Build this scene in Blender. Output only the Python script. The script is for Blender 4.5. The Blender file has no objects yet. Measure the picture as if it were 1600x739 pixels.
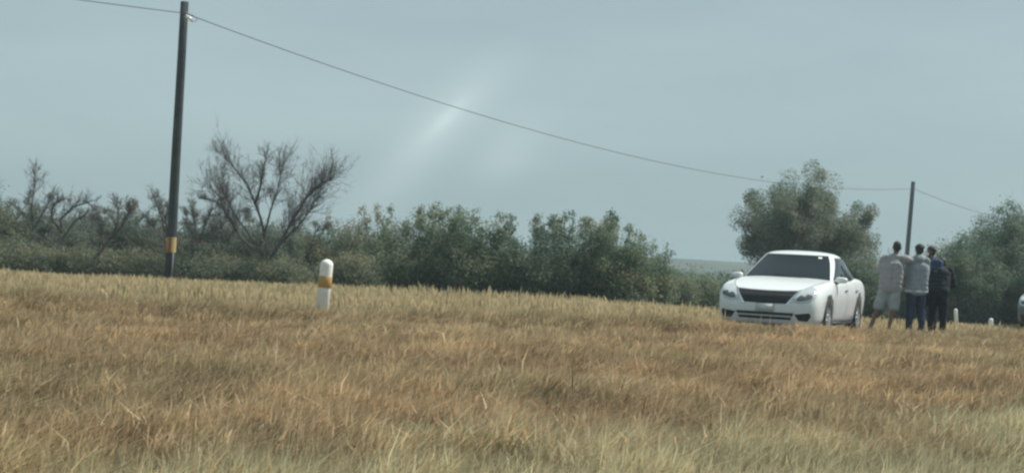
import bpy, bmesh, math, random
import numpy as np
from mathutils import Vector, Matrix
from mathutils.bvhtree import BVHTree
from mathutils.geometry import delaunay_2d_cdt

rng = np.random.default_rng(7)
random.seed(7)
scene = bpy.context.scene
COL = scene.collection
R = math.radians

# ------------------------------------------------------------------ camera
CAM_Z, FPX, PW, PH = 1.5, 2400.0, 1600.0, 739.0
ROLL, PITCH = R(3.0), R(0.8)
cam_d = bpy.data.cameras.new('camera'); cam = bpy.data.objects.new('camera', cam_d); COL.objects.link(cam)
fw = Vector((0, math.cos(PITCH), math.sin(PITCH))); rt0 = Vector((1, 0, 0)); up0 = rt0.cross(fw)
rt = rt0 * math.cos(ROLL) + up0 * math.sin(ROLL); up = up0 * math.cos(ROLL) - rt0 * math.sin(ROLL)
cam.matrix_world = Matrix(((rt.x, up.x, -fw.x, 0), (rt.y, up.y, -fw.y, 0), (rt.z, up.z, -fw.z, CAM_Z), (0, 0, 0, 1)))
cam_d.sensor_width = 36.0; cam_d.lens = 36.0 * FPX / PW
cam_d.clip_start = 0.1; cam_d.clip_end = 20000
scene.camera = cam

# ------------------------------------------------------------------ sky and sun
SUN_EL, SUN_AZ = R(52), R(67)          # azimuth measured from +Y towards +X
sun_dir = Vector((math.sin(SUN_AZ) * math.cos(SUN_EL), math.cos(SUN_AZ) * math.cos(SUN_EL), math.sin(SUN_EL)))
world = bpy.data.worlds.new('World'); scene.world = world; world.use_nodes = True
wt = world.node_tree; wt.nodes.clear()
def WN(t, **k):
    n = wt.nodes.new(t)
    for a, b in k.items(): setattr(n, a, b)
    return n
sky = WN('ShaderNodeTexSky', sky_type='NISHITA', sun_disc=False, sun_elevation=SUN_EL, sun_rotation=SUN_AZ,
         air_density=1.0, dust_density=2.0, ozone_density=1.5, altitude=300)
hsv = WN('ShaderNodeHueSaturation'); hsv.inputs['Saturation'].default_value = 0.62; hsv.inputs['Value'].default_value = 0.92
tc = WN('ShaderNodeTexCoord')
L = wt.links.new
def MATH(op, a, b=None):
    n = WN('ShaderNodeMath', operation=op)
    for k, q in enumerate((a, b)):
        if q is None: continue
        if isinstance(q, (int, float)): n.inputs[k].default_value = q
        else: L(q, n.inputs[k])
    return n.outputs[0]
def MIX(fac, a, b):
    n = WN('ShaderNodeMixRGB')
    for k, q in enumerate((fac, a, b)):
        if isinstance(q, tuple): n.inputs[k].default_value = q
        elif isinstance(q, float): n.inputs[k].default_value = q
        else: L(q, n.inputs[k])
    return n.outputs[0]
L(sky.outputs['Color'], hsv.inputs['Color'])
milky = MIX(0.78, hsv.outputs['Color'], (4.2, 5.75, 6.1, 1))       # milky, dusty air
# thin cirrus all over the sky, and pale window-glass reflection streaks painted into its colour
mp = WN('ShaderNodeMapping'); mp.inputs['Rotation'].default_value = (0, R(-42), 0); mp.inputs['Scale'].default_value = (1.6, 1.6, 7.0)
nz = WN('ShaderNodeTexNoise'); nz.inputs['Scale'].default_value = 1.6; nz.inputs['Detail'].default_value = 5
L(tc.outputs['Generated'], mp.inputs['Vector']); L(mp.outputs['Vector'], nz.inputs['Vector'])
cir = MATH('MULTIPLY', MATH('MAXIMUM', MATH('SUBTRACT', nz.outputs['Fac'], 0.40), 0.0), 0.85)
def raydir(px, py): return (fw * FPX + rt * (px - PW / 2) - up * (py - PH / 2)).normalized()
def glass_streak(p0, p1, width, amp):
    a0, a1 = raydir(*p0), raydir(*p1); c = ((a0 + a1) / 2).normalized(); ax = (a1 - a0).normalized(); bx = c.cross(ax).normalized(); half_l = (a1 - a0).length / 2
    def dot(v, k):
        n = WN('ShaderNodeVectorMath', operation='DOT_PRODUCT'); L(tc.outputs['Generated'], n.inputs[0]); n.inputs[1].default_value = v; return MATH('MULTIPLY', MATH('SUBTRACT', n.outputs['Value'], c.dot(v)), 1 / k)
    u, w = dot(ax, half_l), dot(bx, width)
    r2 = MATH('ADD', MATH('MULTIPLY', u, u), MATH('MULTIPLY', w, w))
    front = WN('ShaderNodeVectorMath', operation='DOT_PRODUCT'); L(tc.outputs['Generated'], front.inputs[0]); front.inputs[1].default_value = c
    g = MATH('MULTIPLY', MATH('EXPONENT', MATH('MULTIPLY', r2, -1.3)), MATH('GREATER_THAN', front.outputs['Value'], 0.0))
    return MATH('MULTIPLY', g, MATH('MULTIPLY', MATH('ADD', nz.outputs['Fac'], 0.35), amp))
streaks = MATH('ADD', MATH('ADD', glass_streak((785, 100), (545, 352), 0.0175, 0.44), glass_streak((735, 150), (660, 222), 0.005, 0.34)), glass_streak((850, 190), (740, 290), 0.018, 0.28))
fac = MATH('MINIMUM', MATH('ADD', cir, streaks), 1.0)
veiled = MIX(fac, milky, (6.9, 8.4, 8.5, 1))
bg = WN('ShaderNodeBackground'); bg.inputs['Strength'].default_value = 0.074
out = WN('ShaderNodeOutputWorld')
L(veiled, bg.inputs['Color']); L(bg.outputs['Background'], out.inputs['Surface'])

sun_d = bpy.data.lights.new('sun', 'SUN'); sun_o = bpy.data.objects.new('sun', sun_d); COL.objects.link(sun_o)
sun_d.energy = 5.0; sun_d.angle = R(0.6); sun_d.color = (1.0, 0.965, 0.90)
sun_o.rotation_euler = sun_dir.to_track_quat('Z', 'Y').to_euler()
sun_o.location = (0, 0, 30)

vs = scene.view_settings
vs.view_transform = 'Standard'; vs.look = 'None'; vs.exposure = 0.27; vs.gamma = 1.0; vs.use_curve_mapping = False
scene.cycles.filter_width = 2.5
scene.cycles.max_bounces = 6; scene.cycles.transparent_max_bounces = 6
scene.cycles.volume_bounces = 0

# ------------------------------------------------------------------ helpers
def P(px, py, depth):
    """world point on the ray through a photo pixel, at a given distance along +Y"""
    d = fw * FPX + rt * (px - PW / 2) - up * (py - PH / 2)
    k = depth / d.y
    return Vector((d.x * k, depth, CAM_Z + d.z * k))

def tag(o, label=None, cat=None, group=None, kind=None):
    if label: o['label'] = label
    if cat: o['category'] = cat
    if group: o['group'] = group
    if kind: o['kind'] = kind
    return o

def empty(name, loc=(0, 0, 0), rz=0.0):
    o = bpy.data.objects.new(name, None); COL.objects.link(o); o.location = loc; o.rotation_euler = (0, 0, rz)
    o.empty_display_size = 0.2
    return o

def link(name, me, mat=None, parent=None, smooth=True):
    o = bpy.data.objects.new(name, me); COL.objects.link(o)
    if mat is not None and len(me.materials) == 0: me.materials.append(mat)
    if smooth and len(me.polygons): me.polygons.foreach_set('use_smooth', [True] * len(me.polygons))
    if parent is not None: o.parent = parent
    return o

def mesh_py(name, v, f):
    me = bpy.data.meshes.new(name); me.from_pydata([tuple(a) for a in v], [], [tuple(a) for a in f]); me.update(); return me

def mesh_np(name, verts, faces_sizes, loops, col=None):
    """fast mesh: verts (n,3), sizes (p,), loops (l,)"""
    me = bpy.data.meshes.new(name)
    me.vertices.add(len(verts)); me.vertices.foreach_set('co', np.ascontiguousarray(verts, dtype=np.float32).ravel())
    me.loops.add(len(loops)); me.loops.foreach_set('vertex_index', np.ascontiguousarray(loops, dtype=np.int32))
    me.polygons.add(len(faces_sizes))
    starts = np.concatenate(([0], np.cumsum(faces_sizes)[:-1])).astype(np.int32)
    me.polygons.foreach_set('loop_start', starts)
    me.update(calc_edges=True)
    if col is not None:
        a = me.color_attributes.new('Col', 'FLOAT_COLOR', 'POINT')
        c4 = np.ones((len(verts), 4), dtype=np.float32); c4[:, :3] = col
        a.data.foreach_set('color', c4.ravel())
    return me

def new_mat(name):
    m = bpy.data.materials.new(name); m.use_nodes = True
    nt = m.node_tree; b = nt.nodes['Principled BSDF']
    return m, nt, b

def mat(name, color, rough=0.6, metal=0.0, spec=0.4, var=0.12, vscale=6.0, bump=0.0, bscale=60.0, coat=0.0):
    m, nt, b = new_mat(name)
    b.inputs['Roughness'].default_value = rough; b.inputs['Metallic'].default_value = metal
    b.inputs['Specular IOR Level'].default_value = spec; b.inputs['Coat Weight'].default_value = coat
    b.inputs['Coat Roughness'].default_value = 0.06
    t = nt.nodes.new('ShaderNodeTexCoord'); n = nt.nodes.new('ShaderNodeTexNoise')
    n.inputs['Scale'].default_value = vscale; n.inputs['Detail'].default_value = 5
    nt.links.new(t.outputs['Object'], n.inputs['Vector'])
    r = nt.nodes.new('ShaderNodeValToRGB')
    c = np.array(color)
    r.color_ramp.elements[0].position = 0.3; r.color_ramp.elements[1].position = 0.7
    r.color_ramp.elements[0].color = (*np.clip(c * (1 - var), 0, 1), 1); r.color_ramp.elements[1].color = (*np.clip(c * (1 + var), 0, 1), 1)
    nt.links.new(n.outputs['Fac'], r.inputs['Fac']); nt.links.new(r.outputs['Color'], b.inputs['Base Color'])
    if bump > 0:
        n2 = nt.nodes.new('ShaderNodeTexNoise'); n2.inputs['Scale'].default_value = bscale; n2.inputs['Detail'].default_value = 3
        nt.links.new(t.outputs['Object'], n2.inputs['Vector'])
        bp = nt.nodes.new('ShaderNodeBump'); bp.inputs['Strength'].default_value = bump; bp.inputs['Distance'].default_value = 0.02
        nt.links.new(n2.outputs['Fac'], bp.inputs['Height']); nt.links.new(bp.outputs['Normal'], b.inputs['Normal'])
    return m

def leaf_mat(name, trans=0.3, rough=0.65):
    m, nt, b = new_mat(name)
    a = nt.nodes.new('ShaderNodeAttribute'); a.attribute_name = 'Col'
    b.inputs['Roughness'].default_value = rough; b.inputs['Specular IOR Level'].default_value = 0.2
    nt.links.new(a.outputs['Color'], b.inputs['Base Color'])
    t = nt.nodes.new('ShaderNodeBsdfTranslucent'); nt.links.new(a.outputs['Color'], t.inputs['Color'])
    mx = nt.nodes.new('ShaderNodeMixShader'); mx.inputs[0].default_value = trans
    o = nt.nodes['Material Output']
    nt.links.new(b.outputs[0], mx.inputs[1]); nt.links.new(t.outputs[0], mx.inputs[2]); nt.links.new(mx.outputs[0], o.inputs['Surface'])
    return m

class VNoise:
    def __init__(self, seed): self.g = np.random.default_rng(seed).random((256, 256))
    def __call__(self, x, y, sc):
        x = np.asarray(x) / sc; y = np.asarray(y) / sc
        xi = np.floor(x).astype(int); yi = np.floor(y).astype(int); fx = x - xi; fy = y - yi
        fx = fx * fx * (3 - 2 * fx); fy = fy * fy * (3 - 2 * fy); g = self.g
        a = g[xi % 256, yi % 256]; b = g[(xi + 1) % 256, yi % 256]; c = g[xi % 256, (yi + 1) % 256]; d = g[(xi + 1) % 256, (yi + 1) % 256]
        return (a * (1 - fx) + b * fx) * (1 - fy) + (c * (1 - fx) + d * fx) * fy
N1, N2, N3 = VNoise(1), VNoise(2), VNoise(3)
def sstep(a, b, v):
    t = np.clip((np.asarray(v, float) - a) / (b - a), 0, 1); return t * t * (3 - 2 * t)

# ------------------------------------------------------------------ terrain
RD_O, RD_U, RD_N = np.array([0.0, 22.3]), np.array([0.932, 0.363]), np.array([-0.363, 0.932])
ROAD_Z, S0, S1 = 0.42, 0.35, 6.45
def road_s(x, y): return (np.asarray(x) - RD_O[0]) * RD_N[0] + (np.asarray(y) - RD_O[1]) * RD_N[1]
def T(x, y):
    x = np.asarray(x, float); y = np.asarray(y, float); s = road_s(x, y)
    z = 0.40 * sstep(-15, -2.0, s)
    z = z + (N1(x, y, 1.7) - 0.5) * 0.09 * (1 - sstep(-2, -0.4, s)) + (N2(x, y, 5.0) - 0.5) * 0.12 * (1 - sstep(-6, -1, s))
    far = sstep(9.0, 34, s)
    z = z - 0.30 * far - 0.75 * sstep(0, 13, x) * sstep(8.2, 15, s) * (1 - 0.45 * far)
    z = z + (N2(x, y, 3.0) - 0.5) * 0.07 * sstep(8.5, 12, s)
    inside = (s > S0 - 0.25) & (s < S1 + 0.25)
    return np.where(inside, 0.385, z)
def axis(lo, hi, step, far, n):
    mid = np.arange(lo, hi + step, step)
    g = np.geomspace(step, far, n)
    return np.concatenate((lo - g[::-1], mid, hi + g))
gx = axis(-34, 34, 0.4, 1400, 22); gy = axis(-6, 72, 0.4, 1400, 22)
X, Y = np.meshgrid(gx, gy); Z = T(X, Y)
nx, ny = len(gx), len(gy); idx = np.arange(nx * ny).reshape(ny, nx)
quads = np.stack((idx[:-1, :-1], idx[:-1, 1:], idx[1:, 1:], idx[1:, :-1]), -1).reshape(-1, 4)
m_ground, nt, b = new_mat('dry_soil')
t = nt.nodes.new('ShaderNodeTexCoord'); n = nt.nodes.new('ShaderNodeTexNoise'); n.inputs['Scale'].default_value = 0.9; n.inputs['Detail'].default_value = 9
r = nt.nodes.new('ShaderNodeValToRGB'); r.color_ramp.elements[0].position = 0.35; r.color_ramp.elements[1].position = 0.68
r.color_ramp.elements[0].color = (0.10, 0.085, 0.045, 1); r.color_ramp.elements[1].color = (0.22, 0.17, 0.095, 1)
nt.links.new(t.outputs['Object'], n.inputs['Vector']); nt.links.new(n.outputs['Fac'], r.inputs['Fac']); sx = nt.nodes.new('ShaderNodeSeparateXYZ'); nt.links.new(t.outputs['Object'], sx.inputs[0])
mr = nt.nodes.new('ShaderNodeMapRange'); mr.inputs['From Min'].default_value = 55; mr.inputs['From Max'].default_value = 110; nt.links.new(sx.outputs['Y'], mr.inputs['Value'])
mxg = nt.nodes.new('ShaderNodeMixRGB'); mxg.inputs[2].default_value = (0.060, 0.072, 0.042, 1)     # low scrub covers the plain further off
nt.links.new(mr.outputs[0], mxg.inputs[0]); nt.links.new(r.outputs['Color'], mxg.inputs[1]); nt.links.new(mxg.outputs[0], b.inputs['Base Color'])
b.inputs['Roughness'].default_value = 0.95; b.inputs['Specular IOR Level'].default_value = 0.1
ground = link('ground', mesh_np('ground', np.stack((X.ravel(), Y.ravel(), Z.ravel()), -1), np.full(len(quads), 4), quads.ravel()), m_ground)
tag(ground, 'dry brown soil of the open plain under the grass', 'ground', kind='structure')

# road: asphalt strip with edge lines and a broken centre line
def strip(name, a0, a1, s0, s1, z, m, seg=40):
    v, f = [], []
    for i in range(seg + 1):
        a = a0 + (a1 - a0) * i / seg
        for s in (s0, s1):
            p = RD_O + RD_U * a + RD_N * s; v.append((p[0], p[1], z))
    for i in range(seg): f.append((2 * i, 2 * i + 2, 2 * i + 3, 2 * i + 1))
    return link(name, mesh_py(name, v, f), m)
m_asph = mat('asphalt', (0.085, 0.08, 0.075), 0.9, var=0.25, vscale=2.0, bump=0.4, bscale=90)
m_white = mat('worn_road_paint', (0.20, 0.195, 0.18), 0.7, var=0.15, vscale=9)
m_yel = mat('road_paint_yellow', (0.6, 0.42, 0.07), 0.7, var=0.15, vscale=9)
m_pale = mat('shoulder_gravel', (0.26, 0.22, 0.15), 0.95, var=0.3, vscale=5, bump=0.6, bscale=40)
road = strip('road', -90, 260, S0, S1, ROAD_Z, m_asph); tag(road, 'grey two lane asphalt road', 'road', kind='structure')
for s in (S0 + 0.35, S1 - 0.45):
    tag(strip('edge_line', -90, 260, s, s + 0.12, ROAD_Z + 0.004, m_white), kind='structure').parent = road
for k in range(-3, 9):
    tag(strip('centre_line', k * 15.0, k * 15.0 + 5, 3.36, 3.48, ROAD_Z + 0.004, m_yel, 2), kind='structure').parent = road
for a, c in ((S0 - 0.35, S0 - 0.01), (S1 + 0.01, S1 + 0.4)):
    tag(strip('shoulder', -90, 260, a, c, ROAD_Z - 0.006, m_pale), kind='structure').parent = road

# far hills
hx = np.linspace(-900, 900, 160); v, f = [], []
for i, x in enumerate(hx):
    h = 4.6 + 3.0 * float(N1(x, 0, 140.0)) + 0.9 * float(N2(x, 9, 40.0)) + 0.25 * float(N3(x, 3, 7.0)) - 0.016 * max(0, x - 60)
    h = max(h, 2.2)
    h = 1.0 + (h - 1.0) * 0.62
    for yy, hh in ((450, -0.3), (475, h * 0.55), (505, h), (560, h * 0.8), (650, -0.3)): v.append((x, yy, hh))
for i in range(len(hx) - 1):
    for j in range(4): a = i * 5 + j; f.append((a, a + 5, a + 6, a + 1))
m_hill = mat('hill_scrub', (0.055, 0.07, 0.05), 0.9, var=0.3, vscale=0.05)
tag(link('hills', mesh_py('hills', v, f), m_hill), 'low blue-grey hills on the horizon', 'hills', kind='structure')

# ------------------------------------------------------------------ tubes and branches
class Tubes:
    def __init__(self): self.v, self.f, self.n = [], [], 0
    def add(self, pts, rad, sides=5):
        pts = [Vector(p) for p in pts]; k = len(pts)
        ref = Vector((0.31, 0.87, 0.38))
        for i, p in enumerate(pts):
            d = (pts[min(i + 1, k - 1)] - pts[max(i - 1, 0)]).normalized()
            a = d.cross(ref)
            if a.length < 0.05: a = d.cross(Vector((1, 0, 0)))
            a.normalize(); c = d.cross(a)
            for j in range(sides):
                t = 2 * math.pi * j / sides
                q = p + (a * math.cos(t) + c * math.sin(t)) * rad[i]; self.v.append((q.x, q.y, q.z))
        for i in range(k - 1):
            for j in range(sides):
                a0 = self.n + i * sides + j; a1 = self.n + i * sides + (j + 1) % sides
                self.f.append((a0, a1, a1 + sides, a0 + sides))
        self.f.append(tuple(self.n + j for j in range(sides))[::-1]); self.f.append(tuple(self.n + (k - 1) * sides + j for j in range(sides)))
        self.n += k * sides
    def build(self, name, m, parent=None): return link(name, mesh_py(name, self.v, self.f), m, parent)

def rvec(s=1.0): return Vector((random.gauss(0, s), random.gauss(0, s), random.gauss(0, s)))

def grow(tb, p, d, length, r, level, maxl, tips, wander=0.22, rise=0.12, kids=(3, 5), spread=0.75, shrink=0.62):
    nseg = 5 if level < 2 else 4 if level < maxl else 3
    pts, rad = [p.copy()], [r]; q = p.copy(); dd = d.normalized()
    for i in range(nseg):
        dd = (dd + rvec(wander * 0.6) + Vector((0, 0, rise))).normalized()
        q = q + dd * (length / nseg); pts.append(q.copy()); rad.append(r * (1 - 0.7 * (i + 1) / nseg))
    tb.add(pts, rad, 6 if level == 0 else 4 if level < maxl else 3)
    tips.append((pts[-1], level)); 
    if level >= 1: tips.append((pts[-2], level))
    if level >= maxl: return
    for k in range(random.randint(*kids)):
        t = 0.25 + 0.75 * random.random() if level else 0.3 + 0.7 * random.random()
        i = min(int(t * nseg), nseg - 1); fr = t * nseg - i
        bp = pts[i].lerp(pts[i + 1], fr); bd = (pts[i + 1] - pts[i]).normalized()
        nd = (bd + rvec(spread * 0.6)).normalized()
        grow(tb, bp, nd, length * shrink * (0.7 + 0.6 * random.random()), max(r * (1 - 0.6 * t) * 0.6, 0.0045), level + 1, maxl, tips, wander, rise, kids, spread, shrink)

def leaves(name, centers, size, base, var, m, parent, sway=0.35, aspect=2.0):
    """one quad per leaf spray, centres (n,3), size (n,), colour by position and chance"""
    n = len(centers)
    d = rng.normal(size=(n, 3)); d[:, 2] += sway; d /= np.linalg.norm(d, axis=1, keepdims=True)
    e = rng.normal(size=(n, 3)); e -= (e * d).sum(1, keepdims=True) * d; e /= np.linalg.norm(e, axis=1, keepdims=True)
    g = np.cross(d, e)
    sz = size[:, None]; w = sz / aspect
    bend = g * sz * 0.18
    v = np.stack((centers - d * sz * 0.5, centers + e * w * 0.5 + bend, centers + d * sz * 0.5, centers - e * w * 0.5 + bend), 1).reshape(-1, 3)
    loops = np.arange(n * 4); c = np.array(base)[None] * (1 + var * (rng.random((n, 1)) - 0.5) * 2)
    cl = (N1(centers[:, 0] + centers[:, 2] * 3.1, centers[:, 1] + centers[:, 2] * 1.7, 0.55) - 0.5)[:, None]
    c = c * (1 + 0.55 * cl); c[:, 0:1] *= 1 + 0.5 * cl; c = np.clip(c, 0.01, 1)
    # split each leaf into two triangles along its midrib
    l = np.stack((loops[0::4], loops[1::4], loops[2::4], loops[0::4], loops[2::4], loops[3::4]), 1).ravel()
    me = mesh_np(name, v, np.full(2 * n, 3), l, np.repeat(c, 4, 0))
    return link(name, me, m, parent, smooth=False)

m_leaf = leaf_mat('leaf', 0.45)
m_bark = mat('grey_bark', (0.095, 0.088, 0.080), 0.9, var=0.3, vscale=8, bump=0.5, bscale=30)
m_bark2 = mat('pale_bark', (0.20, 0.17, 0.13), 0.9, var=0.3, vscale=8, bump=0.5, bscale=30)

GREEN = (0.180, 0.228, 0.142); DARKG = (0.150, 0.205, 0.140); OLIVE = (0.205, 0.230, 0.145); DULL = (0.172, 0.202, 0.152)

def shrub(px, ytop, wpx, depth, label, group, base=GREEN, dens=1.0, shoots=6, seed=0, name='shrub', bare=0.0, leaf=0.072, cat='shrub', full=(0.58, 0.36)):
    random.seed(seed + int(px)); 
    c = P(px, 430, depth); gz = float(T(c.x, depth)); top = P(px, ytop, depth).z
    H = top - gz; W = wpx / FPX * depth
    root = empty(name, (c.x, depth, gz)); tag(root, label, cat, group)
    tb = Tubes(); pts = []
    ns = int(22 + 12 * W)
    for k in range(ns):
        a = random.random() * 2 * math.pi; rr = math.sqrt(random.random())
        tip = Vector((math.cos(a) * rr * W * 0.5, math.sin(a) * rr * W * 0.42, H * (0.90 - 0.42 * rr * rr) * (full[0] + full[1] * random.random())))
        if k < shoots:
            tip = Vector((random.uniform(-0.42, 0.42) * W, random.uniform(-0.3, 0.3) * W, H * random.uniform(0.80, 1.06)))
        b0 = Vector((tip.x * 0.25 + random.gauss(0, 0.08), tip.y * 0.25 + random.gauss(0, 0.08), -0.05))
        m1 = b0.lerp(tip, 0.35) + rvec(0.07 * W) * 0.5 + Vector((tip.x * 0.12, tip.y * 0.12, 0)); m2 = b0.lerp(tip, 0.7) + rvec(0.05 * W) * 0.5
        poly = [b0, m1, m2, tip]; tb.add(poly, [0.022, 0.016, 0.010, 0.004], 4)
        steep = k < shoots
        for j in range(int(7 + H * 4)):
            t = random.uniform(0.12, 1.0) ** 0.85; i = min(int(t * 3), 2); q = poly[i].lerp(poly[i + 1], t * 3 - i)
            sg = (0.05 + 0.11 * (1 - t)) if steep and t > 0.6 else 0.17
            tw = q + Vector((random.gauss(0, sg), random.gauss(0, sg), random.gauss(0, sg) + 0.04))
            if random.random() < 0.5: tb.add([q, q.lerp(tw, 0.6) + rvec(0.02), tw + (tw - q) * 0.4], [0.007, 0.005, 0.003], 3)
            if random.random() > bare: pts.append((tw.x, tw.y, max(tw.z, 0.1), sg))
    tb.build('stem', m_bark, root)
    pts = np.array(pts); n_leaf = int(max(200, 1500 * W * H * dens)) * 2
    pick = rng.integers(0, len(pts), n_leaf)
    cen = pts[pick, :3] + rng.normal(size=(n_leaf, 3)) * (0.035 + 0.50 * pts[pick, 3:4])
    cen[:, 2] = np.maximum(cen[:, 2], 0.03)
    leaves('foliage', cen, leaf * (0.6 + 0.8 * rng.random(n_leaf)), base, 0.35, m_leaf, root)
    return root

# ------------------------------------------------------------------ shrubs
G_A = 'dull grey-green brush behind the utility pole and bare trees'
ORD = ['first', 'second', 'third', 'fourth', 'fifth', 'sixth']
for px, yt, w, d, bs, br, lb in [
        (-35, 282, 180, 58, OLIVE, .15, 'olive thorn shrub in the brush, fourth in line counting away from the utility pole'),
        (62, 308, 160, 59, DULL, .25, 'dull thorn shrub in the brush, third in line counting away from the utility pole'),
        (150, 318, 160, 61, DULL, .3, 'dull thorn shrub in the brush, second in line counting away from the utility pole'),
        (232, 318, 150, 61, DULL, .3, 'dull thorn shrub in the brush right beside the utility pole'),
        (325, 322, 150, 62, DULL, .3, 'dull thorn shrub in the brush between the utility pole and the tall bare tree'),
        (430, 330, 160, 61, DULL, .3, 'dull thorn shrub in the brush directly behind the tall bare tree'),
        (530, 326, 150, 58, OLIVE, .2, 'olive thorn shrub in the brush behind the banded marker post')]:
    shrub(px, yt, w, d, lb, G_A, bs, 1.1, 5, 10, bare=br, name='thorn_shrub', full=(0.66, 0.34))
for i, (px, yt, w, d) in enumerate([(20, 374, 150, 54.5), (120, 384, 140, 54.5), (215, 388, 130, 55), (330, 390, 140, 55), (440, 394, 130, 54.5), (560, 386, 140, 53)]):
    shrub(px, yt, w, d, 'low olive shrub behind the pale verge grass, %s from the marker post' % ORD[5 - i], 'low olive shrubs along the far verge', OLIVE, 1.1, 3, 40 + i, name='low_shrub', bare=.15)
G_B = 'tall green shrubs in a row beside the white car'
for i, (px, yt, w, d, sh) in enumerate([(655, 328, 170, 47, 13), (745, 330, 160, 46, 14), (838, 338, 150, 46, 13), (905, 338, 150, 47, 15), (962, 350, 130, 46, 12), (1008, 382, 100, 50, 8)]):
    shrub(px, yt, w, d, 'tall green shrub with upright shoots, %s in the row from the marker post' % ORD[i], G_B, GREEN if i not in (2, 3) else DARKG, 1.2, sh, 60 + i, name='tall_shrub')
shrub(607, 326, 110, 55, 'thin pale shrub with lone shoots at the marker post end of the green row', None, OLIVE, 0.8, 7, 71, name='tall_shrub')
for px, yt, w, d, lb in [(1045, 408, 110, 58, 'low green shrub on the plain right beside the tall green row'), (1110, 424, 120, 60, 'low green shrub on the plain beneath the distant hill'), (1170, 424, 130, 62, 'low green shrub half hidden by the bonnet of the white car')]:
    shrub(px, yt, w, d, lb, 'low shrubs beneath the distant hill', GREEN, 1.0, 3, 80, name='low_shrub')
for px, yt, w, d, lb in [(1255, 395, 140, 66, 'green shrub under the leafy tree, hidden behind the roof of the white car'), (1345, 388, 130, 60, 'bushy green shrub between the white car and the person in grey shorts'),
                         (1405, 396, 110, 62, 'bushy green shrub behind the person in grey shorts'), (1455, 402, 110, 58, 'bushy green shrub behind the person in black')]:
    shrub(px, yt, w, d, lb, 'shrubs behind the car and people', DARKG, 1.2, 0, 90, name='bushy_shrub', full=(0.75, 0.3))
shrub(1500, 360, 150, 56, 'rounded dark green shrub behind the two small white posts', None, DARKG, 1.5, 0, 101, name='round_shrub', full=(0.82, 0.26))
shrub(1585, 316, 210, 58, 'tallest dark green bush at the end of the brush, above the grey car', None, DARKG, 1.6, 0, 102, name='round_shrub', full=(0.84, 0.26))
shrub(1660, 345, 150, 55, 'dark green bush standing directly behind the grey car', None, DARKG, 1.3, 0, 103, name='round_shrub', full=(0.8, 0.26))

# far-off scrub that reads as one mass
def far_scrub():
    k = 900; cx = rng.uniform(-150, 150, k); cy = rng.uniform(95, 330, k); hh = 0.7 + 1.1 * rng.random(k); ww = 0.9 + 1.4 * rng.random(k)
    i = rng.integers(0, k, 42000); q = rng.normal(size=(len(i), 3)) * 0.42
    cen = np.stack((cx[i] + q[:, 0] * ww[i], cy[i] + q[:, 1] * ww[i], T(cx[i], cy[i]) + np.abs(q[:, 2]) * hh[i] * 0.9 + 0.1), 1)
    o = leaves('far_scrub', cen, 0.22 + 0.2 * rng.random(len(i)), GREEN, 0.35, m_leaf, None)
    tag(o, 'far-off low green scrub across the plain below the hills', 'scrub', kind='stuff')
far_scrub()

# ------------------------------------------------------------------ leafy tree behind the white car
def leafy_tree():
    random.seed(5); d = 63.0
    c = P(1262, 440, d); gz = float(T(c.x, d)); top = P(1262, 258, d).z; H = top - gz
    root = empty('mesquite_tree', (c.x, d, gz)); tag(root, 'broad rounded leafy green tree rising behind the white car', 'tree')
    tr = Tubes(); tr.add([(0, 0, -0.2), (0.04, 0, 0.5), (0.0, 0.05, 1.1), (-0.06, 0.1, 1.6)], [0.24, 0.19, 0.17, 0.14], 8); 
    tb = Tubes(); tips = []; clumps = []
    # main limbs aimed at points of the crown's outline in the photograph
    aims = [(1150, 335), (1175, 300), (1205, 285), (1235, 268), (1275, 262), (1310, 285), (1340, 318), (1362, 340), (1370, 372), (1360, 398), (1165, 375), (1195, 395), (1300, 330), (1240, 330), (1265, 300), (1330, 390), (1205, 340), (1255, 350), (1285, 365), (1225, 375), (1310, 355), (1275, 325), (1250, 285), (1180, 350), (1345, 365), (1290, 270), (1318, 298), (1350, 325), (1195, 282), (1162, 318), (1300, 310), (1220, 300), (1335, 345)]
    for k, (ax, ay) in enumerate(aims):
        a = P(ax, ay, d) - Vector((c.x, d, gz)); a.y += random.uniform(-1.9, 1.9)
        st = Vector((-0.02, 0.06, 1.0 + 0.5 * random.random())); v = a - st; ln = v.length * 0.62
        for q in range(5): clumps.append(st + v * random.uniform(0.55, 0.99) + rvec(0.10))
        for q in range(7):
            tips.append((st + v * random.uniform(0.5, 1.06) + rvec(0.20), 1))
        grow(tb, st, v.normalized() + Vector((0, 0, -0.08)), ln, 0.07, 0, 2, tips, 0.22, 0.04, (7, 9), 0.7, 0.42)
    tr.build('trunk', m_bark, root); tb.build('limbs', m_bark2, root)
    ctr = np.array([(p.x, p.y, p.z) for p, l in tips if l >= 1 and p.z < H + 0.05 and abs(p.x) < 3.25])
    # foliage gathers in uneven clumps at the limb ends, with gaps between them
    cl = np.array([tuple(q) for q in clumps]); nc = len(cl); cr = 0.22 + 0.26 * rng.random(nc)
    ctr = ctr[np.abs(ctr[:, 0]) < 2.7]
    i = rng.integers(0, nc, 74000); d3 = rng.normal(size=(len(i), 3)); d3 /= np.linalg.norm(d3, axis=1, keepdims=True)
    c1 = cl[i] + d3 * (cr[i] * (0.35 + 0.95 * rng.random(len(i)) ** 0.6))[:, None] * np.array([1.0, 1.0, 1.15])
    pick = rng.integers(0, len(ctr), 34000); c2 = ctr[pick] + rng.normal(size=(len(pick), 3)) * 0.11
    cen = np.concatenate((c1, c2))
    leaves('crown', cen, 0.074 * (0.6 + 0.8 * rng.random(len(cen))), (0.19, 0.228, 0.165), 0.35, m_leaf, root)
leafy_tree()

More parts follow.
